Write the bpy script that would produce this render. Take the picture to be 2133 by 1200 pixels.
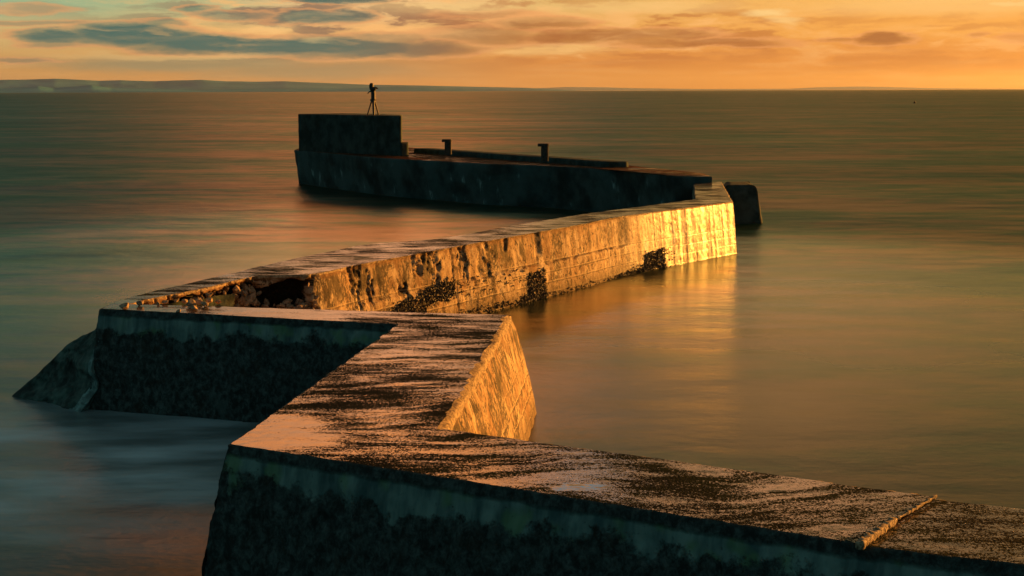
import bpy, math, random
import numpy as np
from mathutils import Vector, Matrix

R = math.radians
rng = np.random.default_rng(7)
random.seed(7)
scene = bpy.context.scene
for o in list(bpy.data.objects):
    bpy.data.objects.remove(o)

# ------------------------------------------------------------------ camera
FPX = 3100.0                     # focal length in photo pixels (2133 wide)
H = 6.17                         # eye height above the sea
HB = 4.2                         # eye height above the wall top
T = H - HB                       # wall top above the sea
PITCH = math.atan((600 - 188) / FPX)
ROLL = math.atan(7.0 / 2133)
cam_d = bpy.data.cameras.new("camera")
cam = bpy.data.objects.new("camera", cam_d)
scene.collection.objects.link(cam)
scene.camera = cam
cam_d.sensor_fit = 'HORIZONTAL'
cam_d.sensor_width = 36
cam_d.lens = 36 * FPX / 2133
cam_d.clip_start = 0.1
cam_d.clip_end = 90000
_r0 = Vector((1, 0, 0)); _f = Vector((0, math.cos(PITCH), -math.sin(PITCH))); _u0 = Vector((0, math.sin(PITCH), math.cos(PITCH)))
_r = _r0 * math.cos(ROLL) - _u0 * math.sin(ROLL)
_u = _u0 * math.cos(ROLL) + _r0 * math.sin(ROLL)
cam.matrix_world = Matrix((( _r.x, _u.x, -_f.x, 0), (_r.y, _u.y, -_f.y, 0), (_r.z, _u.z, -_f.z, H), (0, 0, 0, 1)))

# ------------------------------------------------------------------ light and exposure
EXPO = 2.0
SUN_AZ, SUN_EL = R(51), R(5.5)
scene.view_settings.view_transform = 'Standard'
scene.view_settings.look = 'None'
scene.view_settings.exposure = EXPO
scene.view_settings.gamma = 1
sun_d = bpy.data.lights.new("sun", 'SUN')
sun_d.energy = 3.0
sun_d.angle = R(0.5)
sun_d.color = (1.0, 0.39, 0.06)
sun = bpy.data.objects.new("sun", sun_d)
scene.collection.objects.link(sun)
_sd = Vector((math.sin(SUN_AZ) * math.cos(SUN_EL), math.cos(SUN_AZ) * math.cos(SUN_EL), math.sin(SUN_EL)))
sun.rotation_euler = (-_sd).to_track_quat('-Z', 'Y').to_euler()


def lin(r, g, b):
    def c(v):
        v /= 255.0
        return v / 12.92 if v <= 0.04045 else ((v + 0.055) / 1.055) ** 2.4
    return (c(r), c(g), c(b))


class NT:
    """tiny expression builder over a node tree"""
    def __init__(s, tree):
        s.t = tree; s.n = tree.nodes; s.l = tree.links

    def put(s, sock, v):
        if v is None:
            return
        if isinstance(v, bpy.types.NodeSocket):
            s.l.new(v, sock)
        else:
            if isinstance(v, tuple) and sock.type == 'RGBA' and len(v) == 3:
                v = (*v, 1)
            sock.default_value = v

    def m(s, op, a, b=None, c=None, clamp=False):
        n = s.n.new('ShaderNodeMath'); n.operation = op; n.use_clamp = clamp
        s.put(n.inputs[0], a)
        if b is not None: s.put(n.inputs[1], b)
        if c is not None: s.put(n.inputs[2], c)
        return n.outputs[0]

    def v(s, op, a, b=None):
        n = s.n.new('ShaderNodeVectorMath'); n.operation = op
        s.put(n.inputs[0], a)
        if b is not None:
            if op == 'SCALE': s.put(n.inputs[3], b)
            else: s.put(n.inputs[1], b)
        return n.outputs['Value'] if op in ('LENGTH', 'DOT_PRODUCT') else n.outputs['Vector']

    def sep(s, a):
        n = s.n.new('ShaderNodeSeparateXYZ'); s.put(n.inputs[0], a)
        return n.outputs[0], n.outputs[1], n.outputs[2]

    def comb(s, x, y, z=0.0):
        n = s.n.new('ShaderNodeCombineXYZ')
        for i, q in enumerate((x, y, z)): s.put(n.inputs[i], q)
        return n.outputs[0]

    def mr(s, val, a, b, c=0.0, d=1.0, kind='SMOOTHSTEP'):
        n = s.n.new('ShaderNodeMapRange'); n.interpolation_type = kind; n.clamp = True
        s.put(n.inputs['Value'], val)
        for k, q in zip(('From Min', 'From Max', 'To Min', 'To Max'), (a, b, c, d)): s.put(n.inputs[k], q)
        return n.outputs['Result']

    def mix(s, fac, a, b, blend='MIX'):
        n = s.n.new('ShaderNodeMix'); n.data_type = 'RGBA'; n.blend_type = blend
        s.put(n.inputs[0], fac); s.put(n.inputs[6], a); s.put(n.inputs[7], b)
        return n.outputs[2]

    def noise(s, vec, scale=1.0, detail=4.0, rough=0.55, dist=0.0, color=False):
        n = s.n.new('ShaderNodeTexNoise')
        s.put(n.inputs['Vector'], vec); s.put(n.inputs['Scale'], scale)
        n.inputs['Detail'].default_value = detail; n.inputs['Roughness'].default_value = rough
        n.inputs['Distortion'].default_value = dist
        return n.outputs['Color'] if color else n.outputs[0]

    def voro(s, vec, scale=1.0, feature='F1', rand=1.0):
        n = s.n.new('ShaderNodeTexVoronoi'); n.feature = feature
        s.put(n.inputs['Vector'], vec); n.inputs['Scale'].default_value = scale
        n.inputs['Randomness'].default_value = rand
        return n.outputs['Distance']

    def ramp(s, fac, stops):
        n = s.n.new('ShaderNodeValToRGB'); s.put(n.inputs[0], fac)
        cr = n.color_ramp; cr.interpolation = 'EASE'
        while len(cr.elements) < len(stops): cr.elements.new(0.5)
        for e, (p, c) in zip(cr.elements, stops):
            e.position = p; e.color = (*c, 1)
        return n.outputs[0]

    def bump(s, h, strength=1.0, dist=0.02, normal=None):
        n = s.n.new('ShaderNodeBump'); s.put(n.inputs['Height'], h)
        s.put(n.inputs['Strength'], strength); n.inputs['Distance'].default_value = dist
        if normal is not None: s.put(n.inputs['Normal'], normal)
        return n.outputs[0]


# ------------------------------------------------------------------ sky
world = bpy.data.worlds.new("World")
scene.world = world
world.use_nodes = True
wt = world.node_tree
wt.nodes.clear()
W = NT(wt)
tc = wt.nodes.new('ShaderNodeTexCoord').outputs['Generated']
wx, wy, wz = W.sep(W.v('NORMALIZE', tc))
az = W.m('ARCTAN2', wx, wy)
el = W.m('ARCSINE', wz)
DEG = 180 / math.pi
eld = W.m('MULTIPLY', el, DEG)
azd = W.m('MULTIPLY', az, DEG)
# elevation runs 0..90 on a square-root axis so the low sky gets most of the ramp
et = W.m('POWER', W.m('MAXIMUM', W.m('DIVIDE', eld, 90.0), 0.0), 0.5)


def q(d):
    return math.sqrt(d / 90.0)


warm = W.ramp(et, [(0, lin(214, 128, 54)), (q(1.0), lin(222, 136, 58)), (q(2.4), lin(242, 166, 78)), (q(4.2), lin(250, 192, 100)),
                   (q(6.3), lin(112, 102, 68)), (q(10), lin(122, 112, 72)), (q(14), lin(148, 128, 80)), (q(22), lin(84, 92, 64)), (q(45), lin(38, 64, 62)), (1, lin(30, 56, 62))])
cool = W.ramp(et, [(0, lin(206, 146, 92)), (q(1.0), lin(212, 156, 90)), (q(2.0), lin(212, 176, 112)), (q(3.2), lin(148, 182, 142)),
                   (q(4.6), lin(62, 110, 84)), (q(10), lin(64, 114, 104)), (q(15), lin(58, 104, 114)), (q(28), lin(46, 86, 92)), (q(50), lin(34, 66, 74)), (1, lin(28, 56, 62))])
back = W.ramp(et, [(0, lin(70, 116, 118)), (q(12), lin(58, 116, 124)), (q(40), lin(42, 96, 106)), (1, lin(28, 62, 70))])
side = W.mr(azd, -24.0, 14.0)
sky = W.mix(side, cool, warm)
away = W.mr(W.m('ABSOLUTE', W.m('SUBTRACT', azd, 22.0)), 52.0, 120.0)
sky = W.mix(away, sky, back)
# clouds in angle space: one unit is one photo pixel's angle
cu = W.m('MULTIPLY', az, FPX)
cv = W.m('MULTIPLY', el, FPX)
wcol = W.noise(W.comb(W.m('DIVIDE', cu, 190.0), W.m('DIVIDE', cv, 42.0), 3.7), 1.0, 8.0, 0.66, color=True)
w1, w2, w3 = W.sep(wcol)
cuw = W.m('ADD', cu, W.m('MULTIPLY', W.m('SUBTRACT', w1, 0.5), 170.0))
cvw = W.m('ADD', cv, W.m('MULTIPLY', W.m('SUBTRACT', w2, 0.5), 40.0))
cp = W.comb(cuw, cvw, 0.0)


def blob(u, v, ru, rv, s, inner=0.4, outer=1.6):
    a = math.atan((u - 1066) / FPX) * FPX
    e = (188 - v)
    d = W.v('LENGTH', W.v('MULTIPLY', W.v('SUBTRACT', cp, (a, e, 0)), (1 / ru, 1 / rv, 0)))
    return W.mr(d, outer, inner, 0.0, s)


def gather(lst):
    acc = None
    for b in lst:
        k = blob(*b)
        acc = k if acc is None else W.m('MAXIMUM', acc, k)
    return acc


dark = gather([
    (140, 80, 80, 13, .85), (290, 76, 115, 22, 1.), (420, 92, 135, 18, 1.), (600, 98, 160, 19, 1.), (740, 102, 140, 20, .95), (880, 105, 110, 16, .8),
    (660, 42, 90, 13, .8), (725, 40, 50, 16, .7), (720, 3, 105, 10, 1.), (410, 22, 45, 9, .55), (490, 35, 80, 9, .5), (365, 55, 45, 8, .5),
    (90, 54, 130, 6, .4), (80, 27, 80, 9, .35), (130, 95, 60, 8, .45), (70, 128, 75, 5, .45), (820, 82, 90, 12, .5),
    (1010, 75, 110, 18, .6), (1130, 52, 95, 12, .65), (1250, 80, 170, 14, .72), (1400, 76, 100, 12, .65), (1450, 93, 190, 9, .6), (1010, 35, 100, 8, .35),
    (1820, 90, 46, 11, .9), (1745, 90, 30, 5, .5), (2025, 87, 22, 5, .45), (2130, 95, 50, 14, .35)])
haze_bank = gather([(430, 134, 290, 18, .85), (700, 148, 280, 20, .75), (950, 145, 240, 22, .55), (1500, 118, 260, 18, .45), (1900, 115, 260, 22, .45), (1200, 130, 260, 14, .45), (1700, 140, 400, 16, .3)])
bright = gather([(1600, 34, 45, 9, 1.), (1640, 50, 34, 8, .7), (665, 86, 26, 7, .45), (900, 20, 160, 12, .5), (560, 62, 60, 8, .45), (1330, 20, 200, 10, .4), (1950, 25, 260, 18, .4), (1150, 105, 120, 12, .5), (380, 118, 200, 6, .4), (2080, 22, 40, 4, .8)])
streak = W.noise(W.comb(W.m('DIVIDE', cu, 240.0), W.m('DIVIDE', cv, 16.0), 9.1), 1.0, 5.0, 0.6)
puff = W.noise(W.comb(W.m('DIVIDE', cuw, 180.0), W.m('DIVIDE', cvw, 34.0), 2.2), 1.0, 7.0, 0.62, 0.3)
dk = W.m('MULTIPLY', W.m('MULTIPLY', dark, 1.15, clamp=True), W.m('MULTIPLY', W.mr(streak, 0.2, 0.5, 0.94, 1.0), W.mr(puff, 0.70, 0.56, 0.66, 1.0)))
rim = W.m('MULTIPLY', W.mr(dark, 0.02, 0.2), W.mr(dark, 0.6, 0.25))
cside = W.mr(cu, -420.0, 120.0)
puffm = W.m('MAXIMUM', blob(760, 40, 480, 72, 1., 0.3, 1.6), W.m('MAXIMUM', blob(1300, 75, 460, 60, .85, 0.3, 1.6), blob(1950, 100, 400, 60, .5, 0.3, 1.6)))
ccol = W.mix(cside, lin(66, 106, 98), lin(166, 98, 54))
hcol = W.mix(cside, lin(150, 140, 104), lin(222, 138, 68))
# loose broken cloud higher up, outside the picture but seen in the wet stone
up = W.noise(W.comb(W.m('DIVIDE', cu, 700.0), W.m('DIVIDE', cv, 150.0), 1.3), 1.0, 5.0, 0.6)
upm = W.m('MULTIPLY', W.mr(up, 0.52, 0.68), W.mr(eld, 4.5, 7.0))
sky = W.mix(W.m('MULTIPLY', upm, 0.4), sky, W.mix(W.mr(azd, -14., 4.), lin(150, 120, 96), lin(214, 140, 84)))
# a great sunlit bank stands above the frame; its glow lies on the sea and the wet walkway
gfine = W.noise(W.comb(W.m('DIVIDE', cu, 330.0), W.m('DIVIDE', cv, 90.0), 6.2), 1.0, 4.0, 0.55)
glow = W.m('MULTIPLY', blob(770, -260, 370, 300, 1., 0.15, 1.45), W.mr(gfine, 0.3, 0.6, 0.6, 1.0))
sky = W.mix(glow, sky, (1.6, 0.70, 0.33))
glow2 = W.m('MULTIPLY', blob(760, -640, 540, 190, 1., 0.2, 1.5), W.mr(gfine, 0.3, 0.6, 0.6, 1.0))
sky = W.mix(glow2, sky, (2.6, 0.84, 0.21))
sky = W.mix(W.m('MULTIPLY', blob(1600, -610, 480, 110, 1., 0.1, 1.5), W.mr(up, 0.34, 0.5)), sky, (1.6, 0.72, 0.32))
gap = W.m('MAXIMUM', blob(490, -64, 110, 22, 1.), blob(1212, -640, 130, 60, 1.))
sky = W.mix(gap, sky, lin(150, 182, 190))
sky = W.mix(haze_bank, sky, hcol)
sky = W.mix(W.m('MULTIPLY', puffm, W.mr(puff, 0.52, 0.42, 0.0, 0.92)), sky, W.mix(cside, lin(138, 110, 90), lin(184, 104, 54)))
sky = W.mix(W.m('MULTIPLY', puffm, W.mr(puff, 0.52, 0.62, 0.0, 0.85)), sky, lin(255, 190, 116))
sky = W.mix(W.m('MULTIPLY', rim, 0.6), sky, lin(254, 172, 104))
sky = W.mix(dk, sky, ccol)
sky = W.mix(W.m('MULTIPLY', bright, 0.75), sky, lin(255, 214, 140))
sky = W.mix(W.m('MULTIPLY', W.mr(streak, 0.45, 0.75), 0.16), sky, lin(255, 196, 124))
bg = wt.nodes.new('ShaderNodeBackground')
W.put(bg.inputs[0], sky)
bg.inputs[1].default_value = 1.0 / 2 ** EXPO
nishita = wt.nodes.new('ShaderNodeTexSky')
nishita.sky_type = 'NISHITA'
nishita.sun_disc = False
nishita.sun_elevation = SUN_EL
nishita.sun_rotation = SUN_AZ
bg2 = wt.nodes.new('ShaderNodeBackground')
W.put(bg2.inputs[0], nishita.outputs[0])
bg2.inputs[1].default_value = 0.0006
add = wt.nodes.new('ShaderNodeAddShader')
wt.links.new(bg.outputs[0], add.inputs[0]); wt.links.new(bg2.outputs[0], add.inputs[1])
wo = wt.nodes.new('ShaderNodeOutputWorld')
wt.links.new(add.outputs[0], wo.inputs[0])


# ------------------------------------------------------------------ pixel to place
def ray(u, v):
    d = _f * FPX + _r * (u - 1066.5) - _u * (v - 600.0)
    return d


def at(u, v, z=T):
    d = ray(u, v); t = (z - H) / d.z
    return Vector((d.x * t, d.y * t, z))


def at_y(u, v, y):
    d = ray(u, v); t = y / d.y
    return Vector((d.x * t, y, H + d.z * t))


# ------------------------------------------------------------------ noise for real relief
def _hash(ix, iy, iz, seed):
    h = (ix.astype(np.int64) * 374761393 + iy.astype(np.int64) * 668265263 + iz.astype(np.int64) * 2147483647 + seed * 1274126177) & 0xFFFFFFFF
    h = ((h ^ (h >> 13)) * 1274126177) & 0xFFFFFFFF
    return ((h ^ (h >> 16)) & 0xFFFF) / 65535.0


def vnoise(p, seed=0):
    f = np.floor(p); w = p - f; w = w * w * (3 - 2 * w); i = f.astype(np.int64)
    out = 0
    for dx in (0, 1):
        for dy in (0, 1):
            for dz in (0, 1):
                k = _hash(i[:, 0] + dx, i[:, 1] + dy, i[:, 2] + dz, seed)
                out = out + k * np.where(dx, w[:, 0], 1 - w[:, 0]) * np.where(dy, w[:, 1], 1 - w[:, 1]) * np.where(dz, w[:, 2], 1 - w[:, 2])
    return out * 2 - 1


def fbm(p, scale, octv=4, seed=0, gain=0.5):
    p = np.asarray(p, float) * scale; a = 1.0; o = 0; tot = 0
    for k in range(octv):
        o = o + a * vnoise(p + 17.3 * k, seed + k); tot += a
        a *= gain; p = p * 2.03
    return o / tot


# ------------------------------------------------------------------ objects
def tag(o, label=None, cat=None, group=None, kind=None):
    for k, v in (('label', label), ('category', cat), ('group', group), ('kind', kind)):
        if v: o[k] = v
    return o


def link(name, verts, faces, mat, parent=None, smooth=True):
    me = bpy.data.meshes.new(name)
    verts = np.asarray(verts, np.float32)
    me.from_pydata([tuple(v) for v in verts] if not isinstance(faces, np.ndarray) else [], [], [] if isinstance(faces, np.ndarray) else faces)
    if isinstance(faces, np.ndarray):
        n = len(verts); m = len(faces); k = faces.shape[1]
        me.vertices.add(n); me.vertices.foreach_set('co', verts.ravel())
        me.loops.add(m * k); me.polygons.add(m)
        me.polygons.foreach_set('loop_start', np.arange(0, m * k, k, dtype=np.int32))
        me.polygons.foreach_set('loop_total', np.full(m, k, np.int32))
        me.loops.foreach_set('vertex_index', faces.astype(np.int32).ravel())
        me.update(calc_edges=True); me.validate()
    me.polygons.foreach_set('use_smooth', np.full(len(me.polygons), smooth))
    me.materials.append(mat)
    o = bpy.data.objects.new(name, me)
    scene.collection.objects.link(o)
    if parent is not None:
        o.parent = parent
        o.matrix_parent_inverse = Matrix.Translation(-parent.location) if parent.type == 'EMPTY' else Matrix.Identity(4)
    return o


def empty(name, loc):
    o = bpy.data.objects.new(name, None)
    o.empty_display_size = 0.3
    scene.collection.objects.link(o)
    o.location = loc
    return o


def grid_faces(n, m, flip=False):
    i = np.arange(n - 1)[:, None] * m + np.arange(m - 1)[None, :]
    f = np.stack([i, i + 1, i + m + 1, i + m], -1).reshape(-1, 4)
    return f[:, ::-1] if flip else f


# ------------------------------------------------------------------ materials
def new_mat(name):
    mt = bpy.data.materials.new(name); mt.use_nodes = True
    t = mt.node_tree; t.nodes.clear()
    k = NT(t)
    out = t.nodes.new('ShaderNodeOutputMaterial')
    pb = t.nodes.new('ShaderNodeBsdfPrincipled')
    t.links.new(pb.outputs[0], out.inputs[0])
    geo = t.nodes.new('ShaderNodeNewGeometry')
    return mt, k, pb, geo.outputs['Position'], geo.outputs['Normal'], out


def mat_water():
    mt, k, pb, P, N, out = new_mat("sea_water")
    x, y, z = k.sep(P)
    murk = k.noise(P, 0.05, 3, 0.5)
    col = k.mix(k.mr(murk, 0.35, 0.65), (0.008, 0.024, 0.018), (0.014, 0.028, 0.018))
    # long-exposure wash of foam round the first outer corner
    fo = k.v('LENGTH', k.v('MULTIPLY', k.v('SUBTRACT', P, (-8.2, 24.2, 0)), (0.17, 0.16, 0)))
    fo = k.m('MULTIPLY', k.mr(fo, 1.3, 0.3), k.mr(k.noise(k.comb(k.m('MULTIPLY', x, 0.4), y, 2.0), 0.55, 4, 0.55), 0.35, 0.7, 0.25, 1.0))
    col = k.mix(fo, col, (0.58, 0.74, 0.80))
    dif = k.n.new('ShaderNodeBsdfDiffuse'); k.put(dif.inputs[0], col)
    gl = k.n.new('ShaderNodeBsdfGlossy'); gl.distribution = 'BECKMANN'
    n1 = k.noise(k.comb(k.m('MULTIPLY', x, 0.6), y, 0.0), 0.42, 5, 0.6)
    n2 = k.noise(k.comb(k.m('MULTIPLY', x, 0.5), y, 4.0), 0.05, 4, 0.55)
    n3 = k.noise(k.comb(k.m('MULTIPLY', x, 0.5), y, 7.0), 0.008, 3, 0.5)
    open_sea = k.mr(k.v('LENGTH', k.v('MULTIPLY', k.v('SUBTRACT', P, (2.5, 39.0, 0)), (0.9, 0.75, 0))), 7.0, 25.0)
    k.put(gl.inputs['Roughness'], k.m('ADD', k.mr(open_sea, 0, 1, 0.27, 0.35, 'LINEAR'), k.mr(n2, 0.3, 0.7, -0.04, 0.05, 'LINEAR')))
    hgt = k.m('ADD', k.m('MULTIPLY', n1, 0.6), k.m('ADD', k.m('MULTIPLY', n2, 4.5), k.m('MULTIPLY', n3, 16.0)))
    bn = k.bump(hgt, k.mr(open_sea, 0, 1, 0.10, 0.34, 'LINEAR'), 1.0)
    k.put(gl.inputs['Normal'], bn)
    fr = k.n.new('ShaderNodeFresnel'); fr.inputs[0].default_value = 1.33
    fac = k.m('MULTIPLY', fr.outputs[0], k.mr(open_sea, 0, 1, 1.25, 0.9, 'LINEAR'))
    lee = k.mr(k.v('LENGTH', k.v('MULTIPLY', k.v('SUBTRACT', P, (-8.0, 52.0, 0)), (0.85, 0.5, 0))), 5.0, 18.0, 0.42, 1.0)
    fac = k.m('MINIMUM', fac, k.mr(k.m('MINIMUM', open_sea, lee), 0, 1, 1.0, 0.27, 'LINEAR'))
    fac = k.m('MULTIPLY', fac, k.m('SUBTRACT', 1.0, k.m('MULTIPLY', fo, 0.6)))
    # wind lanes and slicks
    lane = k.noise(k.comb(k.m('MULTIPLY', x, 0.55), y, 11.0), 0.45, 7, 0.68, 0.2)
    lane2 = k.noise(k.comb(k.m('MULTIPLY', x, 0.5), y, 15.0), 0.11, 6, 0.66, 0.2)
    lane3 = k.noise(k.comb(k.m('MULTIPLY', x, 0.4), y, 19.0), 0.018, 5, 0.6)
    lanes = k.m('ADD', k.m('MULTIPLY', lane, 0.4), k.m('ADD', k.m('MULTIPLY', lane2, 0.4), k.m('MULTIPLY', lane3, 0.3)))
    lw = k.mr(open_sea, 0, 1, 0.45, 1.0, 'LINEAR')
    fac = k.m('MULTIPLY', fac, k.m('ADD', 1.0, k.m('MULTIPLY', k.m('MULTIPLY', k.m('SUBTRACT', lanes, 0.54), 2.3), lw)))
    fac = k.m('MAXIMUM', fac, 0.02)
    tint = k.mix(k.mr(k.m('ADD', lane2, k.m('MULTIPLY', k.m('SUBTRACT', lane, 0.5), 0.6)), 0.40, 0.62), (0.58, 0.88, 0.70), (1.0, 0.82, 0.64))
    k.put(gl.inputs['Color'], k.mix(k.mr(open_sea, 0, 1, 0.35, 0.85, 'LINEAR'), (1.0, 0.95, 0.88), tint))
    mx = k.n.new('ShaderNodeMixShader')
    k.put(mx.inputs[0], fac); k.l.new(dif.outputs[0], mx.inputs[1]); k.l.new(gl.outputs[0], mx.inputs[2])
    k.l.new(mx.outputs[0], out.inputs[0])
    k.n.remove(pb)
    return mt


def mat_walkway(name, seed=0.0, moss=0.0, wet=0.5, rust=0.0):
    mt, k, pb, P, N, out = new_mat(name)
    x, y, z = k.sep(P)
    bend = k.noise(P, 0.35, 2, 0.5)
    yy = k.m('ADD', y, k.m('MULTIPLY', bend, 1.6))
    st = k.noise(k.comb(k.m('MULTIPLY', x, 0.8), k.m('MULTIPLY', yy, 2.6), seed), 1.0, 4, 0.55, 0.4)
    big = k.noise(k.comb(x, y, seed + 5), 0.5, 2, 0.5)
    fine = k.noise(P, 26.0, 4, 0.7)
    grit = k.voro(P, 42.0)
    s = k.m('ADD', st, k.m('ADD', k.m('MULTIPLY', k.m('SUBTRACT', fine, 0.5), 0.9), k.m('MULTIPLY', k.m('SUBTRACT', big, 0.5), 0.5)))
    st2 = k.noise(k.comb(k.m('MULTIPLY', x, 1.7), k.m('MULTIPLY', yy, 8.0), seed + 2), 1.0, 3, 0.6, 0.3)
    grain = k.voro(P, 55.0)
    s = k.m('ADD', s, k.m('ADD', k.m('MULTIPLY', k.m('SUBTRACT', st2, 0.5), 0.55), k.m('MULTIPLY', k.m('SUBTRACT', grain, 0.42), 0.45)))
    bias = None
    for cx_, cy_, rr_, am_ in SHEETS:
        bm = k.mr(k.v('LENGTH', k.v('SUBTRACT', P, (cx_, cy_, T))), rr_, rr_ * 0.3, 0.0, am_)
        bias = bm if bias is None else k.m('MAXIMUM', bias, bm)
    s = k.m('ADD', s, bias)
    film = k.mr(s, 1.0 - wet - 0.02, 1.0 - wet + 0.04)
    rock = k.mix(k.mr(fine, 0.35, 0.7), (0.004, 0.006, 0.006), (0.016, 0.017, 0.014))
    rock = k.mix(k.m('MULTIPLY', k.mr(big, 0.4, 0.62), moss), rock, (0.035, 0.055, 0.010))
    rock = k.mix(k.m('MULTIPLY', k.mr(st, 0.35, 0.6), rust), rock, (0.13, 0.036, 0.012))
    pool = None
    for cx_, cy_, ax_, ay_ in POOLS:
        dd = k.v('LENGTH', k.v('MULTIPLY', k.v('SUBTRACT', k.v('ADD', P, k.v('SCALE', k.v('SUBTRACT', k.noise(P, 3.0, 4, 0.65, color=True), (0.5, 0.5, 0.5)), 0.7)), (cx_, cy_, T)), (1 / ax_, 1 / ay_, 0)))
        pm = k.mr(k.m('ADD', dd, k.m('MULTIPLY', k.m('SUBTRACT', fine, 0.5), 0.8)), 1.05, 0.85)
        pool = pm if pool is None else k.m('MAXIMUM', pool, pm)
    film = k.m('MAXIMUM', film, pool)
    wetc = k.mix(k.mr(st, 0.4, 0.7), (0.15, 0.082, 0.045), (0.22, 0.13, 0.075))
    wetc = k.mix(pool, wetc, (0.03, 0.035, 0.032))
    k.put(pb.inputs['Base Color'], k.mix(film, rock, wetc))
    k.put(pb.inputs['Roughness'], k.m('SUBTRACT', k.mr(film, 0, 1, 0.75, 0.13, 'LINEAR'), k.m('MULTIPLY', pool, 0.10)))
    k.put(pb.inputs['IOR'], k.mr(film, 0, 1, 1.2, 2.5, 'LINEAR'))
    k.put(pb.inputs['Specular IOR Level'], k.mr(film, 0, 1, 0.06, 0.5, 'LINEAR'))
    hgt = k.m('ADD', k.m('MULTIPLY', fine, 0.8), k.m('MULTIPLY', grit, 0.7))
    k.put(pb.inputs['Normal'], k.bump(hgt, k.mr(film, 0, 1, 0.8, 0.02, 'LINEAR'), 0.02))
    return mt


def mat_shade_face():
    """weed and mussel covered wall with a cleaner band of concrete under its lip"""
    mt, k, pb, P, N, out = new_mat("weedy_concrete")
    x, y, z = k.sep(P)
    n = k.noise(P, 0.9, 4, 0.6)
    fine = k.noise(P, 14.0, 5, 0.68)
    drip = k.noise(k.comb(k.m('MULTIPLY', x, 5.0), k.m('MULTIPLY', y, 5.0), k.m('MULTIPLY', z, 0.7)), 1.0, 4, 0.55)
    depth = k.m('SUBTRACT', T, z)
    patch = k.noise(P, 2.6, 5, 0.65)
    edge = k.m('ADD', depth, k.m('ADD', k.m('MULTIPLY', k.m('SUBTRACT', n, 0.5), 0.6), k.m('ADD', k.m('MULTIPLY', k.m('SUBTRACT', patch, 0.5), 0.8), k.m('MULTIPLY', k.m('SUBTRACT', fine, 0.5), 0.25))))
    clean = k.m('MULTIPLY', k.mr(edge, 0.46, 0.34), k.mr(k.m('ADD', depth, k.m('MULTIPLY', k.m('SUBTRACT', patch, 0.5), 0.12)), 0.10, 0.16))
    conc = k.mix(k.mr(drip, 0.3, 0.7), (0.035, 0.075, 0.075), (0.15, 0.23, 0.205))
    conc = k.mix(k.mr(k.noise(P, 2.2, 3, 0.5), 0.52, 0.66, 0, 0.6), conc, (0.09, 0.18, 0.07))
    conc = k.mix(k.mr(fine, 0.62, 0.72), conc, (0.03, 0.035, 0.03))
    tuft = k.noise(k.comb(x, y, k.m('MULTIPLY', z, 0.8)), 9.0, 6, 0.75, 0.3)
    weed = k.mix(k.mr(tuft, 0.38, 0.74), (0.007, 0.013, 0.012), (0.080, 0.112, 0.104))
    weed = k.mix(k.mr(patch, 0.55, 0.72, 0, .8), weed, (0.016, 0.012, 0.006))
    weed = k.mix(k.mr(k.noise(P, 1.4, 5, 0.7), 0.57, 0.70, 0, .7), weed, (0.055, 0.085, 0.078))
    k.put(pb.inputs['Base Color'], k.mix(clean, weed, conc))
    k.put(pb.inputs['Roughness'], 0.75)
    k.put(pb.inputs['Specular IOR Level'], 0.25)
    hgt = k.m('MULTIPLY', k.m('ADD', tuft, k.m('MULTIPLY', fine, 0.6)), k.m('SUBTRACT', 1.15, clean))
    k.put(pb.inputs['Normal'], k.bump(hgt, 0.9, 0.035))
    return mt


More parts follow.
